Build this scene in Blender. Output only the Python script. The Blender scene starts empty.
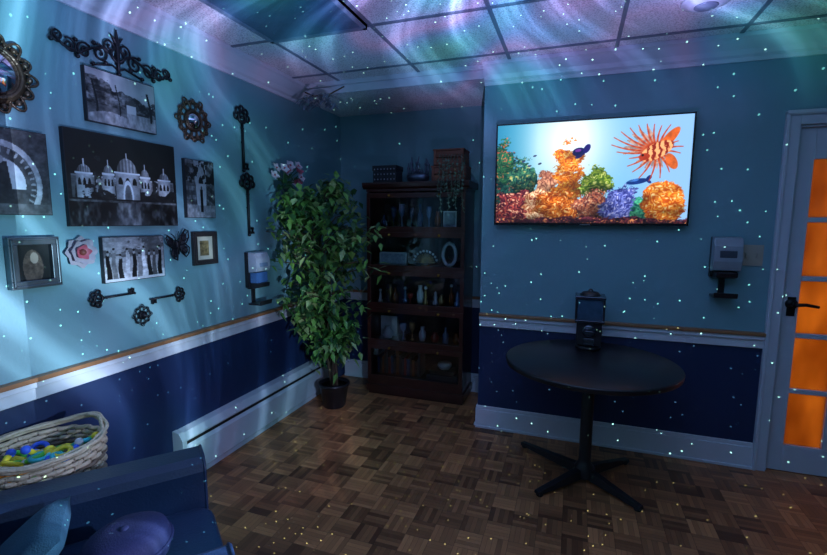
import bpy, numpy as np, math, random
from mathutils import Matrix, Vector
random.seed(7)
SC=bpy.context.scene
try:
    SC.view_settings.view_transform='Standard'
    SC.view_settings.look='None'
except Exception: pass

# ------------------------------------------------------------------ helpers
def lin(c):
    return tuple((x/12.92 if x<=0.04045 else ((x+0.055)/1.055)**2.4) for x in c)
def rgb(r,g,b): return lin((r/255,g/255,b/255))

MATS={}
def mat(name,col=(.5,.5,.5),rough=.5,metal=0.0,var=.25,scale=12,bump=0.0,bscale=60,emit=0,spec=.5,coat=0):
    if name in MATS: return MATS[name]
    m=bpy.data.materials.new(name);m.use_nodes=True
    nt=m.node_tree;b=nt.nodes['Principled BSDF']
    b.inputs['Roughness'].default_value=rough;b.inputs['Metallic'].default_value=metal
    b.inputs['Specular IOR Level'].default_value=spec
    b.inputs['Coat Weight'].default_value=coat
    tc=nt.nodes.new('ShaderNodeTexCoord')
    n=nt.nodes.new('ShaderNodeTexNoise');n.inputs['Scale'].default_value=scale;n.inputs['Detail'].default_value=4
    nt.links.new(tc.outputs['Object'],n.inputs['Vector'])
    mx=nt.nodes.new('ShaderNodeMix');mx.data_type='RGBA'
    mx.inputs['A'].default_value=(*[c*(1-var) for c in col],1)
    mx.inputs['B'].default_value=(*[min(1,c*(1+var)) for c in col],1)
    nt.links.new(n.outputs['Fac'],mx.inputs['Factor'])
    nt.links.new(mx.outputs['Result'],b.inputs['Base Color'])
    if bump:
        n2=nt.nodes.new('ShaderNodeTexNoise');n2.inputs['Scale'].default_value=bscale
        nt.links.new(tc.outputs['Object'],n2.inputs['Vector'])
        bp=nt.nodes.new('ShaderNodeBump');bp.inputs['Strength'].default_value=bump;bp.inputs['Distance'].default_value=.01
        nt.links.new(n2.outputs['Fac'],bp.inputs['Height']);nt.links.new(bp.outputs['Normal'],b.inputs['Normal'])
    if emit:
        b.inputs['Emission Color'].default_value=(*col,1);b.inputs['Emission Strength'].default_value=emit
    MATS[name]=m
    return m
def paint_mat(name,rough=.4,emit=0):
    if name in MATS: return MATS[name]
    m=bpy.data.materials.new(name);m.use_nodes=True
    nt=m.node_tree;b=nt.nodes['Principled BSDF'];b.inputs['Roughness'].default_value=rough
    a=nt.nodes.new('ShaderNodeAttribute');a.attribute_name='Col'
    if emit:
        b.inputs['Base Color'].default_value=(.01,.01,.01,1)
        nt.links.new(a.outputs['Color'],b.inputs['Emission Color']);b.inputs['Emission Strength'].default_value=emit
    else:
        nt.links.new(a.outputs['Color'],b.inputs['Base Color'])
    MATS[name]=m
    return m

class MB:
    def __init__(s,M=None):
        s.v=[];s.f=[];s.mi=[];s.sm=[];s.col=[];s.mats=[];s.M=M or Matrix.Identity(4)
    def add(s,vs,fs,m,smooth=False,cols=None,L=None):
        if m not in s.mats: s.mats.append(m)
        k=s.mats.index(m);o=len(s.v)
        T=s.M@L if L is not None else s.M
        s.v+= [tuple(T@Vector(p)) for p in vs]
        s.col+= list(cols) if cols is not None else [(1,1,1,1)]*len(vs)
        for f in fs:
            s.f.append([i+o for i in f]);s.mi.append(k);s.sm.append(smooth)
    def box(s,c,d,m,L=None):
        x,y,z=c;a,b,e=[q/2 for q in d]
        vs=[(x+i*a,y+j*b,z+k*e) for i in(-1,1) for j in(-1,1) for k in(-1,1)]
        s.add(vs,[(0,1,3,2),(4,6,7,5),(0,4,5,1),(2,3,7,6),(0,2,6,4),(1,5,7,3)],m,L=L)
    def b2(s,p,q,m): # box from min to max
        s.box([(p[i]+q[i])/2 for i in range(3)],[abs(q[i]-p[i]) for i in range(3)],m)
    def tube(s,pts,r,m,n=8,closed=False):
        P=[Vector(p) for p in pts];N=len(P)
        rr=r if isinstance(r,(list,tuple)) else [r]*N
        vs=[];fs=[];pu=None
        for i in range(N):
            if closed: t=(P[(i+1)%N]-P[i-1])
            else: t=P[min(i+1,N-1)]-P[max(i-1,0)]
            t.normalize()
            if pu is None:
                pu=t.orthogonal().normalized()
            else:
                pu=(pu-t*pu.dot(t))
                pu=pu.normalized() if pu.length>1e-6 else t.orthogonal().normalized()
            w=t.cross(pu)
            for k in range(n):
                a=2*math.pi*k/n;vs.append(P[i]+(pu*math.cos(a)+w*math.sin(a))*rr[i])
        R=N if closed else N-1
        for i in range(R):
            j=(i+1)%N
            for k in range(n):
                l=(k+1)%n;fs.append((i*n+k,i*n+l,j*n+l,j*n+k))
        if not closed:
            fs.append(tuple(reversed(range(n))));fs.append(tuple(range((N-1)*n,N*n)))
        s.add(vs,fs,m,True)
    def lathe(s,prof,c,m,n=20,sx=1,sy=1,axis='z',smooth=True,jit=None):
        vs=[];fs=[]
        for i,(r,h) in enumerate(prof):
            for k in range(n):
                a=2*math.pi*k/n
                x,y=r*math.cos(a)*sx,r*math.sin(a)*sy
                if axis=='z': vs.append((c[0]+x,c[1]+y,c[2]+h))
                elif axis=='y': vs.append((c[0]+x,c[1]+h,c[2]+y))
                else: vs.append((c[0]+h,c[1]+x,c[2]+y))
        for i in range(len(prof)-1):
            for k in range(n):
                l=(k+1)%n;fs.append((i*n+k,i*n+l,(i+1)*n+l,(i+1)*n+k))
        if prof[0][0]>1e-4: fs.append(tuple(reversed(range(n))))
        if prof[-1][0]>1e-4: fs.append(tuple(range((len(prof)-1)*n,len(prof)*n)))
        s.add(vs,fs,m,smooth)
    def ball(s,c,r,m,n=12,k=8,sq=(1,1,1)):
        prof=[(max(1e-5,math.sin(math.pi*i/k)),-math.cos(math.pi*i/k)) for i in range(k+1)]
        L=Matrix.Translation(c)@Matrix.Diagonal((r*sq[0],r*sq[1],r*sq[2],1))
        vs=[];fs=[]
        for (q,h) in prof:
            for j in range(n):
                a=2*math.pi*j/n;vs.append((q*math.cos(a),q*math.sin(a),h))
        for i in range(k):
            for j in range(n):
                l=(j+1)%n;fs.append((i*n+j,i*n+l,(i+1)*n+l,(i+1)*n+j))
        s.add(vs,fs,m,True,L=L)
    def ring(s,c,R,r,m,n=32,k=8,axis=(0,0,1),sx=1,sy=1):
        q=Vector((0,0,1)).rotation_difference(Vector(axis))
        s.tube([Vector(c)+q@Vector((R*sx*math.cos(2*math.pi*i/n),R*sy*math.sin(2*math.pi*i/n),0)) for i in range(n)],r,m,k,True)
    def grid(s,x0,y0,x1,y1,z,nx,ny,func,m):
        u=np.linspace(0,1,nx);v=np.linspace(0,1,ny);U,V=np.meshgrid(u,v)
        C=func(U,V).reshape(-1,3)
        C=np.clip(C,0,1);C=np.where(C<=.04045,C/12.92,((C+.055)/1.055)**2.4)
        vs=[(x0+(x1-x0)*a,y0+(y1-y0)*b,z) for b in v for a in u]
        fs=[(j*nx+i,j*nx+i+1,(j+1)*nx+i+1,(j+1)*nx+i) for j in range(ny-1) for i in range(nx-1)]
        s.add(vs,fs,m,False,[(c[0],c[1],c[2],1) for c in C])
    def make(s,name,bevel=0,sub=0,origin=True):
        me=bpy.data.meshes.new(name)
        if origin:
            A=np.array(s.v);o=Vector(((A[:,0].min()+A[:,0].max())/2,(A[:,1].min()+A[:,1].max())/2,A[:,2].min()))
        else: o=Vector((0,0,0))
        me.from_pydata([tuple(Vector(p)-o) for p in s.v],[],s.f)
        for m in s.mats: me.materials.append(m)
        me.polygons.foreach_set('material_index',s.mi);me.polygons.foreach_set('use_smooth',s.sm)
        ca=me.color_attributes.new('Col','FLOAT_COLOR','POINT')
        ca.data.foreach_set('color',[x for c in s.col for x in c])
        me.update()
        ob=bpy.data.objects.new(name,me);ob.location=o;SC.collection.objects.link(ob)
        if bevel:
            b=ob.modifiers.new('bev','BEVEL');b.width=bevel;b.segments=2;b.limit_method='ANGLE';b.angle_limit=math.radians(50)
        return ob

def vnoise(U,V,sc,seed):
    r=np.random.RandomState(seed);n=int(sc*2)+3;G=r.rand(n,n)
    x=U*sc;y=V*sc;i=np.floor(x).astype(int)%(n-1);j=np.floor(y).astype(int)%(n-1)
    fx=x-np.floor(x);fy=y-np.floor(y);fx=fx*fx*(3-2*fx);fy=fy*fy*(3-2*fy)
    return (G[j,i]*(1-fx)+G[j,i+1]*fx)*(1-fy)+(G[j+1,i]*(1-fx)+G[j+1,i+1]*fx)*fy
def fbm(U,V,sc,seed,o=4):
    t=0;a=.5;n=0
    for k in range(o): t=t+a*vnoise(U,V,sc*2**k,seed+k*17);n+=a;a*=.6
    return t/n

# ------------------------------------------------------------------ constants
A=2.025;B=3.088;C=3.75;XC=-.598;H=2.46;AH=2.38;XR=2.45;YF=-1.7
DL,DR,DT=1.12,1.88,1.98
ML=Matrix(((0,0,1,-A),(1,0,0,0),(0,1,0,0),(0,0,0,1)))     # left wall frame: (u=y, v=z, w=out)
MT=Matrix(((1,0,0,0),(0,0,-1,B),(0,1,0,0),(0,0,0,1)))     # tv wall frame

# ------------------------------------------------------------------ room materials
def wall_mat(name,upper,lower,zs=.8):
    m=bpy.data.materials.new(name);m.use_nodes=True;nt=m.node_tree;b=nt.nodes['Principled BSDF'];b.inputs['Roughness'].default_value=.5
    g=nt.nodes.new('ShaderNodeNewGeometry');sp=nt.nodes.new('ShaderNodeSeparateXYZ');nt.links.new(g.outputs['Position'],sp.inputs[0])
    c=nt.nodes.new('ShaderNodeMath');c.operation='GREATER_THAN';c.inputs[1].default_value=zs;nt.links.new(sp.outputs['Z'],c.inputs[0])
    mx=nt.nodes.new('ShaderNodeMix');mx.data_type='RGBA';mx.inputs['A'].default_value=(*lower,1);mx.inputs['B'].default_value=(*upper,1)
    nt.links.new(c.outputs[0],mx.inputs['Factor']);nt.links.new(mx.outputs['Result'],b.inputs['Base Color'])
    n=nt.nodes.new('ShaderNodeTexNoise');n.inputs['Scale'].default_value=90;nt.links.new(g.outputs['Position'],n.inputs['Vector'])
    bp=nt.nodes.new('ShaderNodeBump');bp.inputs['Strength'].default_value=.15;bp.inputs['Distance'].default_value=.004
    nt.links.new(n.outputs['Fac'],bp.inputs['Height']);nt.links.new(bp.outputs['Normal'],b.inputs['Normal'])
    return m
WM=wall_mat('wall_paint',rgb(114,158,168),rgb(24,46,84))
TRIM=mat('trim_white',rgb(205,212,220),.4,var=.04)
TRIMW=mat('rail_wood',rgb(150,105,70),.4,var=.2,scale=30)

def ceil_mat():
    m=bpy.data.materials.new('acoustic_tile');m.use_nodes=True;nt=m.node_tree;b=nt.nodes['Principled BSDF'];b.inputs['Roughness'].default_value=.85
    g=nt.nodes.new('ShaderNodeNewGeometry')
    n=nt.nodes.new('ShaderNodeTexNoise');n.inputs['Scale'].default_value=120;n.inputs['Detail'].default_value=3;nt.links.new(g.outputs['Position'],n.inputs['Vector'])
    cr=nt.nodes.new('ShaderNodeValToRGB');cr.color_ramp.elements[0].position=.36;cr.color_ramp.elements[0].color=(.46,.46,.48,1)
    cr.color_ramp.elements[1].position=.54;cr.color_ramp.elements[1].color=(.8,.8,.82,1)
    nt.links.new(n.outputs['Fac'],cr.inputs[0]);nt.links.new(cr.outputs[0],b.inputs['Base Color'])
    bp=nt.nodes.new('ShaderNodeBump');bp.inputs['Strength'].default_value=.3;bp.inputs['Distance'].default_value=.005
    nt.links.new(n.outputs['Fac'],bp.inputs['Height']);nt.links.new(bp.outputs['Normal'],b.inputs['Normal'])
    return m
CM=ceil_mat()

def floor_mat():
    m=bpy.data.materials.new('parquet');m.use_nodes=True;nt=m.node_tree;b=nt.nodes['Principled BSDF']
    N=lambda t:nt.nodes.new(t)
    def M(op,a,b_=None,c_=None):
        n=N('ShaderNodeMath');n.operation=op
        for i,x in enumerate((a,b_,c_)):
            if x is None: continue
            if isinstance(x,(int,float)): n.inputs[i].default_value=x
            else: nt.links.new(x,n.inputs[i])
        return n.outputs[0]
    g=N('ShaderNodeNewGeometry');sp=N('ShaderNodeSeparateXYZ');nt.links.new(g.outputs['Position'],sp.inputs[0])
    S=1/.115
    X=M('MULTIPLY',M('ADD',sp.outputs['X'],10),S);Y=M('MULTIPLY',M('ADD',sp.outputs['Y'],10),S)
    ix=M('FLOOR',X);iy=M('FLOOR',Y);fx=M('FRACT',X);fy=M('FRACT',Y)
    par=M('MODULO',M('ADD',ix,iy),2)
    par=M('GREATER_THAN',par,.5)
    a=M('ADD',M('MULTIPLY',fx,par),M('MULTIPLY',fy,M('SUBTRACT',1,par)))
    k=M('FLOOR',M('MULTIPLY',a,5));fk=M('FRACT',M('MULTIPLY',a,5))
    cv=N('ShaderNodeCombineXYZ');nt.links.new(ix,cv.inputs[0]);nt.links.new(iy,cv.inputs[1]);nt.links.new(k,cv.inputs[2])
    wn=N('ShaderNodeTexWhiteNoise');nt.links.new(cv.outputs[0],wn.inputs['Vector'])
    cv2=N('ShaderNodeCombineXYZ');nt.links.new(ix,cv2.inputs[0]);nt.links.new(iy,cv2.inputs[1])
    wn2=N('ShaderNodeTexWhiteNoise');nt.links.new(cv2.outputs[0],wn2.inputs['Vector'])
    val=M('ADD',M('MULTIPLY',wn.outputs['Value'],.45),M('MULTIPLY',wn2.outputs['Value'],.55))
    cr=N('ShaderNodeValToRGB');e=cr.color_ramp.elements
    e[0].position=0.05;e[0].color=(*rgb(98,62,40),1);e[1].position=.95;e[1].color=(*rgb(196,132,84),1)
    nt.links.new(val,cr.inputs[0])
    g1=M('LESS_THAN',fk,.06)
    e1=M('LESS_THAN',M('MINIMUM',fx,fy),.02)
    gap=M('MAXIMUM',g1,e1)
    mx=N('ShaderNodeMix');mx.data_type='RGBA';mx.inputs['B'].default_value=(.02,.012,.008,1)
    nt.links.new(M('MULTIPLY',gap,.6),mx.inputs['Factor']);nt.links.new(cr.outputs[0],mx.inputs['A'])
    nt.links.new(mx.outputs['Result'],b.inputs['Base Color'])
    b.inputs['Roughness'].default_value=.42
    bp=N('ShaderNodeBump');bp.inputs['Strength'].default_value=.35;bp.inputs['Distance'].default_value=.003;bp.invert=True
    nt.links.new(gap,bp.inputs['Height']);nt.links.new(bp.outputs['Normal'],b.inputs['Normal'])
    return m
FM=floor_mat()

# ------------------------------------------------------------------ shell
def shell(name,boxes,m,origin=False):
    q=MB()
    for p,r in boxes: q.b2(p,r,m)
    return q.make(name)
T=.12
shell('floor',[((-A-T,YF-T,-.1),(XR+T,C+T,0))],FM)
shell('wall_left',[((-A-T,YF,0),(-A,C+T,H+.05))],WM)
shell('wall_back',[((XC,B,0),(DL,B+T,H+.05)),((DL,B,DT),(DR,B+T,H+.05)),((DR,B,0),(XR+T,B+T,H+.05))],WM)
shell('wall_alcove_side',[((XC,B+T,0),(XC+T,C,H+.05))],WM)
shell('wall_alcove_back',[((-A,C,0),(XC+T,C+T,H+.05))],WM)
shell('wall_right',[((XR,YF,0),(XR+T,B,H+.05))],WM)
shell('wall_front',[((-A-T,YF-T,0),(XR+T,YF,H+.05))],WM)
shell('ceiling',[((-A-T,YF-T,H),(XR+T,B,H+.05)),((-A,B,AH),(XC+T,C,H+.05))],CM)
q=MB();GM=mat('grid_metal',rgb(112,120,132),.5,var=.05)
gx=[-1.65+.61*i for i in range(7)];gy=[2.88-.61*i for i in range(8)]
for x in gx: q.b2((x-.010,YF,H-.006),(x+.010,B,H),GM)
for y in gy: q.b2((-A,y-.010,H-.0065),(XR,y+.010,H),GM)
q.make('trim_ceiling_grid')
def crown(name,M,u0,u1,hh=.125,dd=.1):
    q=MB(M)
    pr=[(0,H-hh),(.012,H-hh),(.016,H-hh+.02),(.03,H-hh+.03),(.045,H-hh+.055),(.075,H-hh+.085),(.085,H-.03),(dd,H-.022),(dd,H-.001),(0,H-.001)]
    n=len(pr)
    vs=[(u0,v,w) for w,v in pr]+[(u1,v,w) for w,v in pr]
    fs=[(i,(i+1)%n,n+(i+1)%n,n+i) for i in range(n)]+[tuple(reversed(range(n))),tuple(range(n,2*n))]
    q.add(vs,fs,TRIM)
    return q.make(name)
crown('trim_crown_left',ML,YF,B)
crown('trim_crown_back',MT,XC,XR)
q=MB(MT);q.b2((-A+.1,AH-.0,0),(XC,H-.001,.02),TRIM);q.b2((-A+.1,H-.03,.02),(XC,H-.001,.05),TRIM);q.make('trim_alcove_header')
def rail(name,M,u0,u1):
    q=MB(M)
    q.b2((u0,.81,0),(u1,.83,.038),TRIMW)
    q.b2((u0,.785,0),(u1,.81,.028),TRIM)
    q.b2((u0,.735,0),(u1,.785,.016),TRIM)
    return q.make(name,bevel=.004)
rail('trim_chair_rail_left',ML,YF,C)
rail('trim_chair_rail_back',MT,XC-.0,DL-.066)
MA=Matrix(((1,0,0,0),(0,0,-1,C),(0,1,0,0),(0,0,0,1)))
rail('trim_chair_rail_alcove',MA,-A+.04,XC)
def base(name,M,u0,u1):
    q=MB(M);q.b2((u0,0,0),(u1,.135,.016),TRIM);q.b2((u0,.135,0),(u1,.16,.009),TRIM);q.b2((u0,0,.016),(u1,.018,.026),TRIM);return q.make(name,bevel=.003)
base('baseboard_back',MT,XC-.01,DL-.066)
base('baseboard_alcove',MA,-A+.02,XC)
base('baseboard_left',ML,YF,1.78)
MS=Matrix(((0,0,-1,XC),(-1,0,0,0),(0,1,0,0),(0,0,0,1)))
base('baseboard_alcove_side',MS,-C+.02,-B)
q=MB(ML);HM=mat('heater_enamel',rgb(190,198,208),.35,var=.05);DK=mat('dark_slot',(.01,.01,.012),.6)
def prism(q,pr,u0,u1,m):
    n=len(pr)
    vs=[(u0,v,w) for w,v in pr]+[(u1,v,w) for w,v in pr]
    q.add(vs,[(i,(i+1)%n,n+(i+1)%n,n+i) for i in range(n)]+[tuple(reversed(range(n))),tuple(range(n,2*n))],m)
prism(q,[(0,.262),(.05,.262),(.062,.245),(.066,.255),(.045,.295),(0,.305)],1.8,3.42,HM)
prism(q,[(.056,.05),(.07,.045),(.07,.205),(.056,.225)],1.82,3.4,HM)
prism(q,[(0,.03),(.05,.03),(.05,.262),(0,.262)],1.82,3.4,DK)
prism(q,[(0,.0),(.05,.0),(.05,.03),(0,.03)],1.82,3.4,HM)
for u in (1.79,3.4): prism(q,[(0,0),(.072,0),(.072,.26),(.045,.302),(0,.308)],u,u+.03,HM)
q.make('baseboard_heater',bevel=.002)
q=MB();PF=mat('troffer_frame',rgb(120,135,150),.5);PL=mat('troffer_lens',rgb(84,110,130),.35,bump=.3,bscale=200)
x0,x1,y0,y1=-1.636,-1.054,1.674,2.256
q.b2((x0,y0,H-.02),(x1,y1,H-.0),PL)
for a in ((x0,y0,x1,y0+.02),(x0,y1-.02,x1,y1),(x0,y0,x0+.02,y1),(x1-.02,y0,x1,y1)): q.b2((a[0],a[1],H-.028),(a[2],a[3],H),PF)
q.make('ceiling_light_panel')
q=MB();q.lathe([(.05,-.025),(.07,-.022),(.085,-.01),(.1,-.008),(.105,-.0)],(.52,2.53,H),TRIM,28)
q.lathe([(.001,-.03),(.045,-.03),(.05,-.025)],(.52,2.53,H),mat('lens_grey',rgb(120,130,150),.3),28)
q.make('smoke_detector')

# ------------------------------------------------------------------ door
q=MB(MT);DW=mat('door_paint',rgb(190,200,210),.4,var=.04)
q.b2((DL-.068,0,0),(DL,DT+.068,.02),DW);q.b2((DR,0,0),(DR+.068,DT+.068,.02),DW);q.b2((DL,DT,0),(DR,DT+.068,.02),DW)
q.b2((DL-.068,0,.02),(DL-.05,DT+.068,.03),DW);q.b2((DL-.05,DT+.05,.02),(DR+.05,DT+.068,.03),DW);q.b2((DL-.068,DT+.055,0),(DR+.068,DT+.075,.035),DW)
q.b2((DL,0,-T),(DL+.012,DT,0),DW);q.b2((DR-.012,0,-T),(DR,DT,0),DW);q.b2((DL,DT-.012,-T),(DR,DT,0),DW)
q.make('trim_door_casing',bevel=.003)
q=MB(MT)
w0,w1=-.06,-.02
gl=bpy.data.materials.new('amber_frosted_glass');gl.use_nodes=True;nt=gl.node_tree
for n in list(nt.nodes): nt.nodes.remove(n)
o=nt.nodes.new('ShaderNodeOutputMaterial');tr=nt.nodes.new('ShaderNodeBsdfTranslucent');tr.inputs[0].default_value=(.95,.62,.3,1)
gs=nt.nodes.new('ShaderNodeBsdfGlossy');gs.inputs['Roughness'].default_value=.25;gs.inputs[0].default_value=(.8,.8,.8,1)
ms=nt.nodes.new('ShaderNodeMixShader');ms.inputs[0].default_value=.05
nz=nt.nodes.new('ShaderNodeTexNoise');nz.inputs['Scale'].default_value=5
cr=nt.nodes.new('ShaderNodeValToRGB');cr.color_ramp.elements[0].position=.3;cr.color_ramp.elements[1].position=.7;cr.color_ramp.elements[0].color=(.5,.30,.13,1);cr.color_ramp.elements[1].color=(.9,.66,.36,1)
nt.links.new(nz.outputs['Fac'],cr.inputs[0]);nt.links.new(cr.outputs[0],tr.inputs[0])
nt.links.new(tr.outputs[0],ms.inputs[1]);nt.links.new(gs.outputs[0],ms.inputs[2]);nt.links.new(ms.outputs[0],o.inputs[0])
d0,d1=DL+.014,DR-.014
q.b2((d0,.005,w0),(d0+.075,DT-.014,w1),DW);q.b2((d1-.075,.005,w0),(d1,DT-.014,w1),DW)
q.b2((d0+.075,.005,w0),(d1-.075,.165,w1),DW);q.b2((d0+.075,1.80,w0),(d1-.075,DT-.014,w1),DW)
px0,px1=d0+.075,d1-.075
for i in range(1,5): q.b2((px0,.165+i*.327-.014,w0+.005),(px1,.165+i*.327+.014,w1-.003),DW)
for i in range(1,3):
    x=px0+(px1-px0)*i/3;q.b2((x-.012,.165,w0+.005),(x+.012,1.8,w1-.003),DW)
q.b2((px0,.165,-.043),(px1,1.8,-.039),gl)
BL=mat('black_metal',(.012,.012,.014),.35,metal=.6)
q.lathe([(.03,0),(.03,.012),(.012,.016),(.012,.05)],(d0+.04,1.0,w1),BL,16)
q.tube([(d0+.04,1.0,.028),(d0+.09,1.005,.032),(d0+.15,.995,.03)],[.011,.01,.008],BL,8)
q.box((d0+.04,.985,w1+.003),(.04,.11,.006),BL)
q.make('door_1',bevel=.002)
VM=mat('vestibule_paint',rgb(220,150,80),.7,var=.05)
y0,y1=B+T,B+T+1.3
shell('wall_hall',[((DL-.5,y1,0),(DR+.5,y1+.06,2.4)),((DL-.5,y0,0),(DL-.44,y1,2.4)),((DR+.44,y0,0),(DR+.5,y1,2.4)),((DL-.5,y0,2.34),(DR+.5,y1,2.4))],VM)
shell('floor_hall',[((DL-.5,C+T,-.1),(DR+.5,y1,0))],FM)

# ------------------------------------------------------------------ TV
def tvpaint(U,V):
    X=U*1.77
    fine=fbm(X/1.77*1.9,V,22,3,4)
    br=.5+.5*np.sin(fbm(U*1.77/1.9,V/1.9,14,71,4)*50)
    br2=.5+.5*np.sin(fbm(U*1.77/1.9,V/1.9,24,91,3)*36)
    tiny=vnoise(U,V,80,5)
    def c(r,g,b): return np.array([r,g,b])/255.
    def mix(a,b,t): return a*(1-t[...,None])+b*t[...,None]
    t=np.clip(np.exp(-((X-.72)**2/.22+(V-.80)**2/.35))*1.1,0,1)
    img=mix(np.broadcast_to(c(66,165,205),U.shape+(3,)),c(230,246,250),t)
    t2=np.clip((X-.85)/.6,0,1)
    img=mix(img,c(150,192,244)*(np.ones(U.shape+(1,))),t2*.9)
    img=mix(img,c(30,120,160)*(np.ones(U.shape+(1,))),np.clip((.4-X)/.5,0,1)*.8)
    def blob(img,cx,cy,rx,ry,c1,c2,c3=None,seed=5,en=1.0,k=0):
        nn=fbm(U,V,12,seed,4)+.12*(br-.5)
        dd=((X-cx)/rx)**2+((V-cy)/ry)**2
        f=dd-(1+en*2.0*(nn-.5))
        m=np.clip(-f*7,0,1)
        t=np.clip((br if k==0 else br2)*.5+fine*.6+.2*(tiny-.5)-.05,0,1)
        t=np.clip(t*(.65+.5*np.clip(-f*2,0,1)),0,1)
        col=mix(np.broadcast_to(c(*c1),U.shape+(3,)),c(*c2),t)
        if c3 is not None: col=mix(col,c(*c3)*np.ones(U.shape+(1,)),np.clip((br2*tiny-.5)*5,0,1)*.75)
        lightd=np.clip(.74+.35*(V-cy)/ry+1.1*(fbm(U,V,9,seed+9,4)-.5),.18,1.15)
        return mix(img,col*lightd[...,None],m)
    img=blob(img,.08,.34,.22,.40,(4,22,36),(50,120,100),(210,70,60),11)
    img=blob(img,.06,.58,.10,.26,(6,50,56),(80,160,90),(250,90,70),21,k=1)
    img=blob(img,.28,.42,.15,.22,(4,40,54),(80,150,110),(230,210,120),31)
    img=blob(img,.50,.28,.12,.26,(90,34,30),(240,180,140),None,36,k=1)
    img=blob(img,.24,.12,.36,.2,(30,8,30),(190,80,70),(255,210,170),41,k=1)
    img=blob(img,.45,.14,.17,.19,(130,50,20),(255,226,186),None,51)
    img=blob(img,.71,.42,.16,.34,(170,50,2),(255,170,50),(255,230,150),61,en=1.2)
    img=blob(img,.62,.14,.25,.18,(130,40,6),(255,150,50),(255,226,160),71,k=1)
    img=blob(img,.96,.38,.14,.18,(24,70,20),(190,215,70),(240,240,160),81,k=1)
    img=blob(img,.95,.15,.17,.17,(70,24,40),(236,140,96),(255,220,180),91)
    img=blob(img,1.2,.17,.18,.19,(30,34,110),(140,156,246),(210,210,255),101,k=1)
    img=blob(img,1.37,.1,.09,.15,(8,60,64),(90,200,150),None,111)
    img=blob(img,1.57,.2,.19,.22,(180,54,4),(255,176,66),(255,236,180),121,en=.5,k=1)
    img=blob(img,.9,-.01,1.2,.07,(8,6,20),(110,46,56),(240,150,90),131)
    def ell(img,cx,cy,rx,ry,an,col):
        a=(X-cx)*math.cos(an)+(V-cy)*math.sin(an);b=-(X-cx)*math.sin(an)+(V-cy)*math.cos(an)
        m=np.clip((1-((a/rx)**2+(b/ry)**2))*5,0,1);return mix(img,np.broadcast_to(c(*col),U.shape+(3,))*(.7+.6*fine)[...,None],m)
    img=ell(img,.80,.70,.065,.045,.1,(16,22,80));img=ell(img,.87,.73,.03,.05,-.5,(30,24,100));img=ell(img,.79,.715,.03,.015,.1,(110,50,150));img=ell(img,.80,.66,.04,.02,.5,(30,30,90))
    img=ell(img,1.33,.40,.10,.028,.15,(20,50,120));img=ell(img,1.43,.43,.035,.02,.9,(20,40,110));img=ell(img,1.43,.40,.03,.015,-.7,(20,40,110));img=ell(img,1.3,.41,.05,.012,.15,(60,110,190))
    for a,b in ((.27,.63),(.38,.68),(.33,.58),(.43,.6)): img=ell(img,a,b,.02,.01,.3,(60,70,110))
    def line(img,p,q_,w0,w1,col1,col2,st=.018,bend=.06):
        px,py=p;dx,dy=q_[0]-p[0],q_[1]-p[1];L2=dx*dx+dy*dy
        t=np.clip(((X-px)*dx+(V-py)*dy)/L2,0,1)
        off=bend*np.sin(t*3.1416);d=np.sqrt((X-px-dx*t+off*dy)**2+(V-py-dy*t-off*dx)**2)
        m=np.clip((w0+(w1-w0)*t-d)*160+.8,0,1)
        s=(.5+.5*np.sin(t*math.sqrt(L2)/st*3.1416))[...,None]
        col=c(*col1)*(1-s*.4)+c(*col2)*s*.4;return img*(1-m[...,None])+col*m[...,None]
    cx,cy=1.48,.68
    for (a0,a1),L in (((100,185),.36),((205,250),.26),((255,325),.24)):
        dx=X-cx;dy=(V-cy)*1.15;r=np.sqrt(dx*dx+dy*dy);an=np.degrees(np.arctan2(dy,dx))%360
        m=((an>a0)&(an<a1)&(r<L*(.66+.14*np.sin(np.radians(an)*24)))).astype(float)*.55
        img=mix(img,c(216,120,66)*(.6+.6*br2)[...,None],m)
    for k,(a,L) in enumerate([(96,.30),(107,.32),(119,.34),(131,.36),(143,.39),(155,.41),(167,.40),(179,.34),(84,.28),(70,.3),(57,.28),(198,.24),(214,.29),(230,.30),(246,.33),(262,.34),(278,.31),(296,.27),(314,.24),(30,.2),(10,.22),(-10,.2)]):
        r_=math.radians(a);img=line(img,(cx+.04*math.cos(r_),cy+.03*math.sin(r_)),(cx+L*math.cos(r_),cy+L*.82*math.sin(r_)),.010,.002,(176,56,22),(236,140,90),st=.03)
    img=ell(img,cx+.10,cy+.11,.13,.045,.9,(214,96,34));img=ell(img,cx+.13,cy-.10,.045,.085,.5,(214,100,44))
    body=((((X-cx)*.88+(V-cy)*.47)/.16)**2+((-(X-cx)*.47+(V-cy)*.88)/.075)**2)
    st=np.clip(.5+1.4*np.sin((X-cx)*120+9*fine),0,1)[...,None]
    m=np.clip((1-body)*5,0,1)[...,None];img=img*(1-m)+(c(140,34,14)*st+c(250,180,120)*(1-st))*m
    img=ell(img,cx-.1,cy-.05,.05,.035,.2,(180,56,24));img=ell(img,cx-.115,cy-.035,.012,.012,0,(10,8,8))
    return img
q=MB(MT);TVB=mat('tv_bezel',(.006,.006,.008),.25)
tl,tr_,tt,tb=-.505,.618,2.075,1.435
q.b2((tl,tb,.03),(tr_,tt,.06),TVB);q.b2((tl+.2,tb+.1,.0005),(tr_-.2,tt-.15,.03),TVB)
q.grid(tl+.01,tb+.014,tr_-.01,tt-.01,.0612,460,260,tvpaint,paint_mat('tv_screen',.3,emit=1.3))
q.b2(((tl+tr_)/2-.03,tb+.002,.0605),((tl+tr_)/2+.03,tb+.009,.062),mat('tv_badge',rgb(120,120,125),.3,metal=.8))
q.make('wall_mounted_television')

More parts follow.
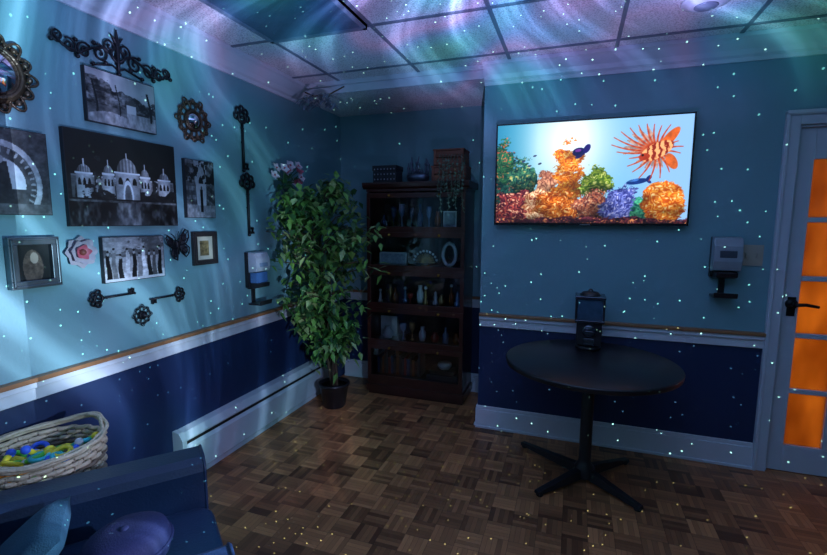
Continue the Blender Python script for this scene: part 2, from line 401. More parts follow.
# ------------------------------------------------------------------ wall prints
PM=paint_mat('photo_print',.35)
def gray(f):
    return lambda U,V: np.repeat(np.clip(f(U,V),0,1)[...,None],3,axis=2)*np.array([.92,.97,1.0])
def castle(U,V):
    n=fbm(U,V,26,3,4);g=.045+.05*fbm(U,V,5,9,3)
    lit=.5+.5*np.exp(-((U-.5)/.35)**2)
    wing=(V>.3)&(V<.53)&(U>.03)&(U<.97)
    g=np.where(wing,(.38+.35*n)*lit,g)
    for cx in np.arange(.07,.97,.062):
        a=(((U-cx)/.02)**2+((V-.32)/.13)**2<1)&(V>.3);g=np.where(a,.05+.12*n,g)
        g=np.where((abs(U-cx-.031)<.004)&(V>.3)&(V<.53),.85*lit,g)
    g=np.where((abs(V-.53)<.009)&(U>.03)&(U<.97),.85*lit,g);g=np.where((abs(V-.475)<.004)&(U>.03)&(U<.97),.7*lit,g)
    for cx,w,b,h in ((.13,.065,.56,.68),(.87,.065,.56,.68),(.33,.05,.57,.70),(.67,.05,.57,.70),(.5,.11,.60,.80)):
        g=np.where((abs(U-cx)<w)&(V>.3)&(V<b),(.55+.4*n)*(.55+.45*np.cos((U-cx)/w*1.3)),g)
        for kx in (-.6,0,.6):
            g=np.where((((U-cx-kx*w)/(w*.2))**2+((V-b+.12)/.07)**2<1)&(V>b-.13),.07,g)
        dome=((U-cx)/(w*.85))**2+((V-b)/(h-b-.03))**2
        g=np.where((dome<1)&(V>=b),(.45+.3*n)*(.5+.6*np.cos((U-cx)/w*1.3-.4))*(.8+.2*np.sin((U-cx)/w*22)),g)
        g=np.where((abs(V-b)<.01)&(abs(U-cx)<w*1.08),.9,g);g=np.where((abs(U-cx)<.004)&(V>h-.05)&(V<h+.03),.8,g)
    g=np.where((((U-.5)/.05)**2+((V-.3)/.22)**2<1)&(V>.3),.98,g)
    g=np.where((((U-.5)/.034)**2+((V-.3)/.17)**2<1)&(V>.3),.3+.3*n,g)
    tr=(V>.25)&(V<.30+.2*fbm(U,V,7,33,3))&(abs(U-.5)>.12)&(fbm(U,V,13,35,4)>.46);g=np.where(tr,.04+.16*n,g)
    tr=(V>.25)&(V<.62*fbm(U,V,4,43,3)+.2)&((abs(U-.24)<.03)|(abs(U-.77)<.03))&(fbm(U,V,20,38,3)>.4);g=np.where(tr,.05+.3*n*n,g)
    fl=(V<=.28);ref=fbm(U,V*.35,22,4,3);g=np.where(fl,.08+.8*np.clip(ref-.45,0,1)+.4*np.exp(-((U-.5)/(.06+.5*(.28-V)))**2)*(.4+.6*n),g)
    g=np.where((abs(V-.27)<.010),.6*n,g)
    return g
def landscape(U,V):
    n=fbm(U,V,14,5,4);g=.80-.2*V+.2*(fbm(U,V,4,50,3)-.5)
    g=np.where((V<.62+.6*(fbm(U,V,5,8,4)-.42)+.28*(U<.35)*np.clip((.35-U)*8,0,1))&(V>.28),.06+.8*np.clip(n-.3,0,1)*1.3,g)
    g=np.where(V<.3,.35+.5*fbm(U,V*.4,20,66,3),g)
    g=np.where((V<.34)&(V>.14+.1*np.sin(U*5))&(U<.55),.15+.4*n,g)
    for cx,w in((.1,.014),(.42,.008),(.9,.018)): g=np.where((abs(U-cx-.03*np.sin(V*5))<w)&(V>.2)&(V<.8),.06,g)
    g=np.where((abs(U-.62)<.07)&(V>.3)&(V<.46),.75,g);g=np.where((abs(U-.62)<.09-.6*(V-.46))&(V>.46)&(V<.56),.25,g)
    return g
def archp(U,V):
    n=fbm(U,V,18,7,4);g=.12+.35*n
    d=np.sqrt(((U-.5)/.42)**2+((V-.35)/.52)**2)
    g=np.where((d<1)&(V>.08),.5+.4*n,g)
    g=np.where((d<.86)&(V>.08),.12+.5*np.clip(fbm(U,V,9,3,4)-.2,0,1),g)
    g=np.where((d<.6)&(V>.3),.72+.2*n,g)
    g=np.where((np.sin(np.arctan2(V-.35,U-.5)*30)>.6)&(d<.84)&(d>.72),.6,g)
    g=np.where((abs(U-.5)<.13-.1*(V-.1))&(V<.62)&(V>.1),.08+.2*n,g);g=np.where(((U-.5)/.05)**2+((V-.64)/.05)**2<1,.6,g)
    g=np.where(V<.12,.2+.3*n,g)
    return g
def people(U,V):
    n=fbm(U,V,16,2,4);g=.62+.4*(n-.4)-.1*V
    g=np.where((V>.55)&(fbm(U,V,5,5,4)>.47),.2+.3*n,g)
    g=np.where((V<.2),.7+.2*n,g)
    for i,cx in enumerate((.06,.15,.25,.36,.47,.56,.64,.73,.82,.92)):
        h=.68+.08*math.sin(i*2.3);m=(abs(U-cx-.01*np.sin(V*9+i))<.04*(1.1-.5*(V/h)))&(V<h-.08)&(V>.06);g=np.where(m,np.array([.06,.42,.12,.75,.1,.5,.85,.12,.3,.08])[i]*(.7+.6*n),g)
        g=np.where(((U-cx)/.018)**2+((V-h+.04)/.055)**2<1,.6,g);g=np.where(((U-cx)/.02)**2+((V-h-.0)/.03)**2<1,.1,g)
    return g
def street(U,V):
    n=fbm(U,V,16,12,4);g=.7-.25*V+.2*n
    g=np.where((U<.38-.1*V)&(V>.18),(.12+.5*n)*(.75+.35*(np.sin(V*40)>0)),g);g=np.where((U>.66+.08*V)&(V>.22),(.1+.5*n)*(.7+.4*(np.sin(V*36+U*14)>0)),g)
    g=np.where((V<.22),.35+.4*n,g);g=np.where((abs(U-.52)<.05)&(V<.5)&(V>.1),.07,g);g=np.where(((U-.52)/.03)**2+((V-.53)/.03)**2<1,.3,g)
    g=np.where((V>.6)&(fbm(U,V,6,70,4)>.52),.12,g)
    return g
CE=mat('canvas_edge',(.02,.02,.024),.6)
def canvas(name,u0,u1,v0,v1,f,d=.022,nx=150,ny=110):
    q=MB(ML)
    q.b2((u0,v0,0.001),(u1,v1,d),CE)
    q.grid(u0+.003,v0+.003,u1-.003,v1-.003,d+.0008,nx,ny,gray(f),PM)
    return q.make(name)
canvas('landscape_canvas_print',1.445,1.79,1.88,2.11,landscape)
canvas('castle_canvas_print',1.335,1.89,1.425,1.835,castle,nx=300,ny=220)
canvas('arch_canvas_print',.93,1.27,1.47,1.79,archp)
canvas('street_canvas_print',1.955,2.165,1.468,1.787,street)
canvas('family_canvas_print',1.465,1.79,1.165,1.376,people)
def framed(name,u0,u1,v0,v1,fw,fm,depth,innerf):
    q=MB(ML)
    q.b2((u0,v0,.001),(u1,v0+fw,depth),fm);q.b2((u0,v1-fw,.001),(u1,v1,depth),fm)
    q.b2((u0,v0+fw,.001),(u0+fw,v1-fw,depth),fm);q.b2((u1-fw,v0+fw,.001),(u1,v1-fw,depth),fm)
    for a in ((u0+fw*.2,v0+fw*.2,u1-fw*.2,v0+fw*.45),(u0+fw*.2,v1-fw*.45,u1-fw*.2,v1-fw*.2),(u0+fw*.2,v0+fw*.2,u0+fw*.45,v1-fw*.2),(u1-fw*.45,v0+fw*.2,u1-fw*.2,v1-fw*.2)):
        q.b2((a[0],a[1],depth),(a[2],a[3],depth+.006),fm)
    q.grid(u0+fw,v0+fw,u1-fw,v1-fw,.008,60,60,innerf,PM)
    return q.make(name,bevel=.002)
def inner1(U,V):
    n=fbm(U,V,12,3,3);c=np.zeros(U.shape+(3,))+np.array([.10,.12,.13])
    d=((U-.5)/.3)**2+((V-.35)/.5)**2
    c=np.where((d<1)[...,None],np.array([.42,.36,.32])*(.5+.8*n)[...,None],c)
    c=np.where(((((U-.55)/.12)**2+((V-.62)/.16)**2)<1)[...,None],np.array([.7,.64,.58]),c)
    return c
def inner2(U,V):
    n=fbm(U,V,10,8,3);c=np.zeros(U.shape+(3,))+np.array([.75,.74,.66])
    return np.where(((abs(U-.5)<.27)&(abs(V-.5)<.32))[...,None],np.array([.55,.48,.32])*(.4+.9*n)[...,None],c)
framed('ornate_picture_frame',1.10,1.28,1.185,1.385,.03,mat('frame_silver',rgb(110,122,130),.3,metal=.7),.03,inner1)
framed('small_picture_frame',1.99,2.17,1.20,1.39,.028,mat('frame_dark',rgb(48,44,44),.4),.022,inner2)

IRON=mat('wrought_iron',(.012,.013,.018),.45,metal=.5)
BRZ=mat('antique_bronze',rgb(88,72,58),.38,metal=.7,bump=.5,bscale=60)
MIR=mat('mirror_glass',(.85,.82,.95),.05,metal=1,var=0)
def medallion(name,u,v,R,petals,rm,cm,ir=.45):
    q=MB(ML@Matrix.Translation((u,v,0)))
    q.lathe([(R*ir*1.35,.001),(R*ir*1.35,.012),(R*ir*1.15,.022),(R*ir*1.0,.014)],(0,0,0),rm,36)
    q.lathe([(.0001,.034),(R*ir*.3,.0325),(R*ir*.6,.027),(R*ir*.85,.019),(R*ir*1.02,.0135)][::-1],(0,0,0),cm,36)
    q.ring((0,0,.018),R*ir*1.12,R*.05,rm,36)
    for i in range(petals):
        a=2*math.pi*i/petals;cx,cy=math.cos(a),math.sin(a)
        m=R*.80
        pts=[]
        for k in range(13):
            t=-1+2*k/12;rad=R*(ir*1.25+(1-ir*1.25)*(1-abs(t)**2.2)*(1 if i%2==0 else .82));aa=a+t*math.pi/petals*1.0
            pts.append((rad*math.cos(aa),rad*math.sin(aa),.012))
        q.tube(pts,R*.035,rm,6)
        q.ball((m*cx,m*cy,.014),R*.085,rm,8,6,(1,1,.7))
        a2=a+math.pi/petals
        q.ball((R*.72*math.cos(a2),R*.72*math.sin(a2),.012),R*.05,rm,8,5)
    for r_ in (.7,.82): q.ring((0,0,.01),R*r_,R*.03,rm,40,6)
    return q.make(name)
medallion('ornate_round_mirror',1.115,1.985,.15,14,BRZ,MIR,.55)
medallion('sunburst_wall_mirror',2.045,2.0,.125,12,BRZ,MIR,.36)
medallion('iron_wall_rosette',1.652,.983,.055,8,IRON,IRON,.3)

def spiral(cx,cy,r0,r1,a0,turns,w=.012,n=26):
    return [(cx+(r0+(r1-r0)*i/(n-1))*math.cos(a0+turns*2*math.pi*i/(n-1)),cy+(r0+(r1-r0)*i/(n-1))*math.sin(a0+turns*2*math.pi*i/(n-1)),w) for i in range(n)]
q=MB(ML@Matrix.Translation((1.615,2.185,0)))
for s in (-1,1):
    def S(pts): return [(p[0]*s,p[1],p[2]) for p in pts]
    q.tube(S([(0,-.015,.012),(.06,.03,.012),(.12,.01,.012),(.18,-.03,.012),(.24,-.02,.012),(.28,.012,.012)]),.006,IRON,6)
    q.tube(S(spiral(.085,-.002,.038,.006,1.2,1.5)),.005,IRON,6)
    q.tube(S(spiral(.155,-.012,.034,.006,2.5,-1.5)),.005,IRON,6)
    q.tube(S(spiral(.215,-.012,.03,.006,1.0,1.5)),.005,IRON,6)
    q.tube(S(spiral(.262,.012,.026,.005,-2,1.6)),.005,IRON,6)
    q.tube(S(spiral(.035,.045,.032,.006,-1.5,1.4)),.005,IRON,6)
    q.tube(S([(0,-.05,.012),(.03,-.035,.012),(.07,-.045,.012),(.11,-.055,.012)]),.005,IRON,6)
    for p in ((.12,-.055),(.185,-.045),(.287,-.01),(.11,.035),(.19,.02),(.06,-.035)): q.ball((p[0]*s,p[1],.012),.010,IRON,8,6)
    q.tube(S([(0,.06,.012),(.018,.09,.012),(.03,.1,.012)]),[.008,.006,.003],IRON,6)
q.tube([(0,-.07,.012),(0,.0,.012),(0,.06,.012),(0,.128,.012)],[.006,.009,.012,.003],IRON,8)
q.ball((0,-.065,.012),.011,IRON);q.ring((0,.015,.012),.03,.006,IRON,20,6)
q.box((0,0,.004),(.02,.05,.006),IRON)
q.make('wrought_iron_scroll_art')

def key(name,u,v,L,ang,style=0,bow=.04):
    q=MB(ML@Matrix.Translation((u,v,0))@Matrix.Rotation(ang,4,'Z'))
    z=.014
    q.ring((0,0,z),bow*.62,bow*.2,IRON,20,8)
    for a in (0,math.pi/2,-math.pi/2,math.pi/4,-math.pi/4):
        q.ring((bow*.95*math.cos(a),bow*.95*math.sin(a),z),bow*.35,bow*.15,IRON,14,6)
    q.ball((0,0,z),bow*.22,IRON,10,6)
    q.tube([(-bow*.6,0,z),(-L+bow,0,z)],bow*.17,IRON,8)
    q.ball((-bow*1.3,0,z),bow*.26,IRON,10,6,(.5,1,.7));q.ball((-bow*1.8,0,z),bow*.22,IRON,10,6,(.5,1,.8))
    e=-L+bow*1.0
    q.box((e+bow*.25,-bow*.45,z),(bow*.28,bow*.9,.008),IRON);q.box((e+bow*.8,-bow*.4,z),(bow*.28,bow*.8,.008),IRON);q.box((e+bow*.52,-bow*.65,z),(bow*.6,bow*.2,.008),IRON)
    q.ball((e,0,z),bow*.22,IRON,10,6)
    q.box((-L*.4,0,z/2+.001),(.01,.008,z-.001),IRON)
    return q.make(name)
key('decorative_iron_key',2.437,2.10,.38,math.pi/2,bow=.052)
key('decorative_iron_key',2.465,1.69,.38,math.pi/2,bow=.052)
key('decorative_iron_key',1.435,1.10,.21,math.pi,bow=.03)
key('decorative_iron_key',1.875,1.055,.2,0,bow=.03)

q=MB(ML@Matrix.Translation((1.888,1.316,0))@Matrix.Rotation(.25,4,'Z'))
for s in (-1,1):
    up=[(.006,.01),(.03,.05),(.06,.075),(.075,.065),(.07,.03),(.05,.005),(.01,-.002)]
    lo=[(.008,-.005),(.045,-.002),(.06,-.025),(.05,-.055),(.03,-.07),(.015,-.04)]
    for pl in (up,lo):
        p=[(a*s,b,.012+a*.25) for a,b in pl]
        q.tube(p,.004,IRON,6,True)
        n=len(p);cx=sum(a[0] for a in p)/n;cy=sum(a[1] for a in p)/n;cz=sum(a[2] for a in p)/n
        for a in p[1:-1]: q.tube([(s*.006,.0,.012),a],.0025,IRON,5)
        q.ring((cx,cy,cz),.014,.004,IRON,12,5)
        idx=[(0,i,i+1) for i in range(1,n-1)]
        q.add([(a[0]*.8,a[1]*.8,a[2]-.002) for a in p],idx if s>0 else [t[::-1] for t in idx],mat('butterfly_wing',rgb(30,34,44),.4))
    q.tube([(0,.03,.014),(.012*s,.06,.018),(.025*s,.075,.018)],.0022,IRON,5)
q.tube([(0,-.045,.008),(0,-.01,.012),(0,.02,.013),(0,.035,.012)],[.003,.007,.008,.005],IRON,8)
q.make('metal_butterfly')
q=MB(ML@Matrix.Translation((1.376,1.314,0)))
PET=mat('petal_white',rgb(160,156,168),.5,var=.1);PNK=mat('petal_pink',rgb(180,86,104),.5)
def petal(q,a,r,w,h,m,lift):
    L=Matrix.Rotation(a,4,'Z')
    pts=[];N=6
    for i in range(N+1):
        t=i/N;ww=w*math.sin(math.pi*min(1,t*.85+.12))
        pts+=[(r*t,-ww,h+lift*t*t),(r*t,0,h+lift*t*t-.004),(r*t,ww,h+lift*t*t)]
    fs=[]
    for i in range(N):
        for j in (0,1): fs.append((i*3+j,(i+1)*3+j,(i+1)*3+j+1,i*3+j+1))
    q.add(pts,fs,m,True,L=L)
for i in range(8): petal(q,i*2*math.pi/8,.070,.034,.008,PET,.012)
for i in range(7): petal(q,i*2*math.pi/7+.3,.055,.027,.016,PET,.02)
for i in range(5): petal(q,i*2*math.pi/5+.1,.034,.018,.022,PNK,.015)
q.ball((0,0,.024),.014,mat('flower_centre',rgb(120,60,50),.6))
q.lathe([(.02,.001),(.02,.02)],(0,0,0),PET,10)
q.make('ceramic_wall_flower')

def dispenser(name,M,u,v0,v1,w,m1,m2,m3,bottle=None):
    q=MB(M@Matrix.Translation((u,0,0)));h=v1-v0
    q.b2((-w/2,v0+h*.33,.001),(w/2,v1,.03),m2)
    pr=[(.03,v0+h*.42),(.085,v0+h*.45),(.1,v0+h*.6),(.095,v0+h*.85),(.075,v1-.005),(.03,v1)]
    if bottle is None:
        prism(q,pr,-w/2,w/2,m1)
        q.b2((-w*.3,v0+h*.66,.085),(w*.3,v0+h*.78,.101),m3)
    else:
        pr=[(.03,v0+h*.62),(.09,v0+h*.64),(.1,v0+h*.72),(.095,v0+h*.88),(.075,v1-.005),(.03,v1)]
        prism(q,pr,-w/2,w/2,m1)
        q.b2((-w*.4,v0+h*.42,.03),(w*.4,v0+h*.62,.085),bottle)
        q.b2((-w*.3,v0+h*.72,.09),(w*.3,v0+h*.8,.101),m3)
    prism(q,[(.001,v0+h*.3),(.03,v0+h*.3),(.1,v0+h*.34),(.105,v0+h*.42),(.03,v0+h*.42),(.001,v0+h*.42)],-w*.38,w*.38,m2)
    q.b2((-w*.12,v0,.001),(w*.12,v0+h*.3,.012),m2)
    prism(q,[(.012,v0),(.11,v0),(.115,v0+.03),(.105,v0+.03),(.1,v0+.012),(.012,v0+.012)],-w*.42,w*.42,m2)
    return q.make(name,bevel=.004)
LB=mat('dispenser_white',rgb(168,178,190),.35);BK=mat('black_plastic',(.014,.014,.017),.3)
SC_=mat('dispenser_grey',rgb(140,150,160),.3);LABEL=mat('dispenser_label',rgb(120,140,165),.4);PAN=mat('dispenser_window',rgb(70,78,88),.3)
BOT=mat('sanitizer_bottle',rgb(70,110,165),.12,spec=.8)
dispenser('hand_sanitizer_dispenser',ML,2.49,.90,1.25,.14,LB,BK,LABEL,BOT)
dispenser('hand_sanitizer_dispenser',MT,.82,1.03,1.375,.14,SC_,BK,PAN)
q=MB(MT);SW=mat('switch_plate',rgb(170,165,150),.4,var=.03)
q.b2((.905,1.212,.0005),(1.012,1.33,.006),SW)
for x in (.932,.985): q.b2((x-.005,1.258,.006),(x+.005,1.284,.014),SW);
for x in (.932,.985): q.b2((x-.011,1.25,.006),(x+.011,1.292,.007),SW)
q.make('light_switch_plate',bevel=.0015)

# ------------------------------------------------------------------ bookcase
WD=mat('mahogany',rgb(64,32,26),.28,var=.35,scale=6,coat=.3);WDD=mat('mahogany_dark',rgb(34,18,16),.4,var=.3)
CG=bpy.data.materials.new('cabinet_glass');CG.use_nodes=True;nt=CG.node_tree
for n in list(nt.nodes): nt.nodes.remove(n)
o=nt.nodes.new('ShaderNodeOutputMaterial');t_=nt.nodes.new('ShaderNodeBsdfTransparent');t_.inputs[0].default_value=(.85,.9,.92,1)
g_=nt.nodes.new('ShaderNodeBsdfGlossy');g_.inputs['Roughness'].default_value=.04;x_=nt.nodes.new('ShaderNodeMixShader');fr=nt.nodes.new('ShaderNodeFresnel');fr.inputs[0].default_value=1.5
nt.links.new(fr.outputs[0],x_.inputs[0]);nt.links.new(t_.outputs[0],x_.inputs[1]);nt.links.new(g_.outputs[0],x_.inputs[2]);nt.links.new(x_.outputs[0],o.inputs[0])
bx0,bx1,by0,by1=-1.60,-.785,3.40,3.72
q=MB()
lv=[.14,.45,.76,1.07,1.38,1.69]
q.b2((bx0,by0+.01,.0),(bx1,by1,.03),WD);q.b2((bx0-.012,by0-.012,.03),(bx1+.012,by1,.09),WD);q.b2((bx0,by0,.09),(bx1,by1,.14),WD)
q.b2((bx0,by0,.14),(bx0+.022,by1,1.69),WD);q.b2((bx1-.022,by0,.14),(bx1,by1,1.69),WD)
q.b2((bx0+.02,by1-.012,.14),(bx1-.02,by1,1.69),WDD)
for z in lv[:-1]:
    q.b2((bx0+.02,by0+.006,z-.0),(bx1-.02,by1-.01,z+.016),WDD)
    q.b2((bx0-.003,by0-.008,z-.012),(bx1+.003,by0+.012,z+.016),WD)
for z in lv[1:]:
    q.b2((bx0+.0,by0-.014,z-.05),(bx1-.0,by0+.004,z-.012),WD)
    for x in (bx0+.2,bx1-.2):
        q.lathe([(.009,0),(.005,-.008),(.011,-.018),(.001,-.024)],(x,by0-.014,z-.032),mat('brass',rgb(170,130,60),.3,metal=1),10,axis='y')
for z0,z1 in zip(lv[:-1],lv[1:]):
    for x in (bx0,bx1-.03): q.b2((x,by0-.014,z0+.016),(x+.03,by0+.004,z1-.05),WD)
    q.b2((bx0+.03,by0-.014,z0+.016),(bx1-.03,by0+.004,z0+.034),WD)
    q.b2((bx0+.03,by0-.007,z0+.034),(bx1-.03,by0-.004,z1-.05),CG)
q.b2((bx0-.005,by0-.008,1.69),(bx1+.005,by1,1.71),WD)
prism2=[(by0-.008,1.71),(by0-.03,1.725),(by0-.035,1.75),(by0-.035,1.762),(by1,1.762),(by1,1.71)]
n=6;vs=[(bx0-.03,a,b) for a,b in prism2]+[(bx1+.03,a,b) for a,b in prism2]
q.add(vs,[(i,(i+1)%n,n+(i+1)%n,n+i) for i in range(n)]+[tuple(reversed(range(n))),tuple(range(n,2*n))],WD)
q.make('barrister_bookcase',bevel=.003)
ZS=[z+.0165 for z in lv[:-1]];ZT=1.7625
q=MB();q.b2((-1.57,3.45,ZT),(-1.37,3.6,ZT+.1),mat('chest_black',rgb(26,28,36),.4));q.b2((-1.575,3.445,ZT+.1),(-1.365,3.605,ZT+.14),mat('chest_black'))
ST=mat('stud_silver',rgb(170,175,190),.3,metal=.8)
for r_ in range(3):
    for k in range(7): q.ball((-1.555+k*.0285,3.447,ZT+.03+r_*.04),.007,ST,6,4)
q.make('studded_trinket_box',bevel=.003)
q=MB();SV=mat('silver_dark',rgb(110,120,140),.3,metal=.8)
q.lathe([(.05,0),(.055,.01),(.08,.02),(.088,.05),(.08,.07)],(-1.21,3.53,ZT),SV,20,sx=1.1,sy=.7)
for k in range(9):
    x=-1.29+k*.02;h=.16+.05*math.sin(k*1.9)
    q.tube([(x,3.53,ZT+.05),(x+.01*math.sin(k),3.53,ZT+h*.7),(x+.01*math.sin(k*2),3.525,ZT+h)],[.008,.01,.003],SV,6)
    q.ball((x+.01*math.sin(k),3.52,ZT+h*.75),.013,SV,8,5)
q.make('silver_candelabra')
CR=mat('crate_wood',rgb(130,72,52),.5,var=.3,scale=20)
q=MB();
for z0,w in ((0,.27),(.125,.24)):
    x0=-1.075+(.27-w)/2
    for j in range(2): q.b2((x0,3.46,ZT+z0+.005+j*.056),(x0+w,3.47,ZT+z0+.053+j*.056),CR);q.b2((x0,3.64,ZT+z0+.005+j*.056),(x0+w,3.65,ZT+z0+.053+j*.056),CR)
    for x in (x0,x0+w-.01): q.b2((x,3.47,ZT+z0+.003),(x+.01,3.64,ZT+z0+.115),CR)
    q.b2((x0+.005,3.465,ZT+z0),(x0+w-.005,3.645,ZT+z0+.01),CR)
    q.b2((x0-.004,3.452,ZT+z0+.11),(x0+w+.004,3.652,ZT+z0+.122),CR)
    for x in (x0+.004,x0+w-.024): q.b2((x,3.452,ZT+z0+.004),(x+.02,3.46,ZT+z0+.115),CR)
q.make('stacked_wooden_crates',bevel=.002)

def leaf(q,p,d,up,L,W,m,fold=.25):
    d=Vector(d).normalized();s=d.cross(Vector(up));
    if s.length<1e-3: s=d.orthogonal()
    s.normalize();n=s.cross(d)
    P=Vector(p)
    a=P;b=P+d*L*.35+s*W;c=P+d*L*.4-n*W*fold;e=P+d*L*.35-s*W;t=P+d*L-n*L*.18
    q.add([a,b,c,e,t],[(0,1,2),(0,2,3),(1,4,2),(2,4,3)],m,False)
LG=mat('leaf_green',rgb(110,156,74),.35,var=.5,scale=5);LD=mat('leaf_dark',rgb(50,90,50),.35,var=.5,scale=5);LP=mat('leaf_pale',rgb(160,184,120),.4,var=.3)
LS=mat('leaf_silver',rgb(110,130,142),.45,var=.3)
q=MB();VG=mat('vine_grey_green',rgb(96,120,100),.5)
for k in range(9):
    x=-.98+k*.024;y=3.33+.01*math.sin(k*3);ln=.22+.16*math.sin(k*1.3+.5)**2
    pts=[(x,3.44,ZT+.17),(x,3.36,ZT+.19)]+[(x+.01*math.sin(t*5+k),y,ZT+.15-ln*t) for t in (0,.25,.5,.75,1)]
    q.tube(pts,.002,VG,5)
    for t in range(14):
        z=ZT+.15-ln*t/13;a=random.random()*6.28
        leaf(q,(x+.01*math.sin(t/13*5+k),y,z),(math.cos(a),-abs(math.sin(a))*.6,-.7),(0,0,1),.026,.011,VG)
q.make('trailing_string_plant')

def bottle(q,x,y,z,r,h,m,kind=0,cm=None):
    pr={0:[(r,0),(r,h*.55),(r*.35,h*.72),(r*.35,h*.95),(r*.45,h)],
        1:[(r*.7,0),(r,h*.3),(r,h*.6),(r*.5,h*.8),(r*.6,h)],
        2:[(r*.6,0),(r*.6,h*.05),(r*.15,h*.12),(r*.15,h*.45),(r*.8,h*.6),(r,h*.85),(r*.9,h)],
        3:[(r,0),(r,h*.2),(r*.5,h*.3),(r*.7,h*.5),(r*.45,h*.7),(r*.5,h*.85),(r*.02,h)]}[kind]
    q.lathe(pr,(x,y,z),m,14)
GLS=mat('bluish_glass',rgb(100,124,154),.1,spec=.8);AMB=mat('amber_glass',rgb(130,70,34),.15);WHT=mat('porcelain',rgb(205,208,212),.3);GLD=mat('gold_leaf',rgb(170,136,86),.35,metal=.6);RED=mat('red_glaze',rgb(150,50,44),.3);DBL=mat('dark_blue_glaze',rgb(50,66,100),.25)
q=MB();z=ZS[4]
for i,(x,r,h,m,k) in enumerate([(-1.52,.026,.11,DBL,0),(-1.44,.026,.18,DBL,2),(-1.36,.025,.2,GLS,2),(-1.28,.022,.17,DBL,2),(-1.2,.026,.2,DBL,0),(-1.13,.022,.18,GLS,2),(-1.05,.026,.14,AMB,1),(-.84,.02,.13,GLD,3)]): bottle(q,x,3.56+.02*(i%2),z,r,h,m,k)
q.make('glassware_set')
q=MB();z=ZS[4];q.b2((-.985,3.5,z),(-.88,3.515,z+.14),WHT);q.b2((-.978,3.4985,z+.008),(-.887,3.5,z+.132),mat('photo_grey',rgb(120,130,140),.4,scale=40,var=.6));q.b2((-.95,3.515,z),(-.92,3.56,z+.01),WHT)
q.make('propped_photo_card')
z=ZS[3]
q=MB();q.b2((-1.53,3.5,z),(-1.3,3.53,z+.115),mat('sign_pale',rgb(160,172,186),.5,scale=50,var=.7));q.b2((-1.535,3.495,z),(-1.295,3.5,z+.012),WHT);q.b2((-1.535,3.495,z+.103),(-1.295,3.5,z+.115),WHT);q.b2((-1.535,3.495,z),(-1.523,3.5,z+.115),WHT);q.b2((-1.307,3.495,z),(-1.295,3.5,z+.115),WHT)
q.make('decorative_word_sign')
q=MB();q.lathe([(.04,0),(.035,.015),(.01,.03)],(-1.14,3.52,z),GLD,14)
for k in range(11):
    a=math.pi*(k+.5)/11;L=.08
    q.tube([(-1.14,3.52,z+.03),(-1.14+L*math.cos(a),3.52,z+.03+L*math.sin(a))],[.003,.009],GLD,6)
for k in range(10):
    a=math.pi*(k+1)/11;q.ball((-1.14+.1*math.cos(a),3.52,z+.03+.1*math.sin(a)),.011,WHT,8,5)
q.make('shell_fan_figurine')
q=MB();q.ring((-.94,3.53,z+.105),.07,.014,WHT,28,8,axis=(0,1,0),sx=.75,sy=1.25)
q.lathe([(.001,0),(.066,0)],(-.94,3.532,z+.105),mat('oval_portrait',rgb(110,112,110),.4,scale=30,var=.5),24,sx=.78,sy=1.28,axis='y')
q.b2((-.955,3.53,z),(-.925,3.59,z+.012),WHT);q.ball((-.94,3.53,z+.2),.012,WHT);q.make('oval_photo_frame')
z=ZS[2];q=MB()
for i in range(11):
    x=-1.53+i*.067;bottle(q,x,3.5+.06*(i%2),z,.02+.005*(i%3),.09+.03*((i*7)%4)/1.5,[WHT,GLD,AMB,GLS,RED,WHT,GLD][i%7],[3,1,0,3,2,1,3][i%7])
    if i%3==0: q.ball((x,3.5+.06*(i%2),z+.1+.03*((i*7)%4)/1.5),.014,WHT,8,6)
q.make('figurine_collection')
z=ZS[1];q=MB()
for i,(x,r,h,m,k) in enumerate([(-1.47,.045,.1,WHT,1),(-1.33,.03,.14,GLS,2),(-1.25,.026,.15,GLD,2),(-1.16,.03,.12,WHT,1),(-1.05,.035,.08,RED,1),(-.96,.026,.13,GLS,0),(-.87,.03,.09,AMB,1)]): bottle(q,x,3.52,z,r,h,m,k)
q.b2((-1.57,3.6,z),(-1.42,3.61,z+.17),WHT)
q.make('vase_collection')
z=ZS[0];q=MB();x=-1.56
for i in range(17):
    w=.018+.014*random.random();h=.13+.08*random.random()
    q.b2((x,3.5,z),(x+w-.002,3.64,z+h),[DBL,WDD,AMB,WDD,mat('book_grey',rgb(50,54,62),.6),RED][i%6]);x+=w
q.b2((-1.1,3.46,z),(-.84,3.62,z+.05),mat('book_grey'));q.b2((-1.08,3.47,z+.05),(-.87,3.61,z+.085),WDD);q.lathe([(.04,0),(.06,.03),(.055,.05)],(-.97,3.54,z+.085),WHT,16)
q.make('row_of_books')

# ------------------------------------------------------------------ ficus
q=MB();PT=mat('pot_black',rgb(28,28,32),.35);BRK=mat('bark',rgb(92,76,58),.8,var=.4,scale=30,bump=.6)
pc=(-1.74,3.06)
q.lathe([(.08,0),(.085,.005),(.115,.17),(.122,.175),(.122,.195),(.108,.195),(.105,.17),(.001,.165)],(pc[0],pc[1],0),PT,26)
q.lathe([(.001,.17),(.104,.172)],(pc[0],pc[1],0),mat('moss',rgb(50,54,34),.9,bump=1,bscale=80),20)
def Rz(z):
    xs=[.42,.6,.85,1.1,1.3,1.5,1.65,1.8];ys=[.10,.20,.36,.46,.46,.34,.24,.10]
    return float(np.interp(z,xs,ys))
def cen(z): 
    t=(z-.2)/1.5;return (pc[0]+.01*t,pc[1]-.2*min(1,t*1.3))
for k in range(4):
    a=k*1.6;pts=[]
    for i in range(12):
        t=i/11;z=.16+t*1.3;cx,cy=cen(z);r=.02+.05*t
        pts.append((cx+r*math.cos(a+t*5),cy+r*math.sin(a+t*5),z))
    q.tube(pts,[.014-.009*i/11 for i in range(12)],BRK,7)
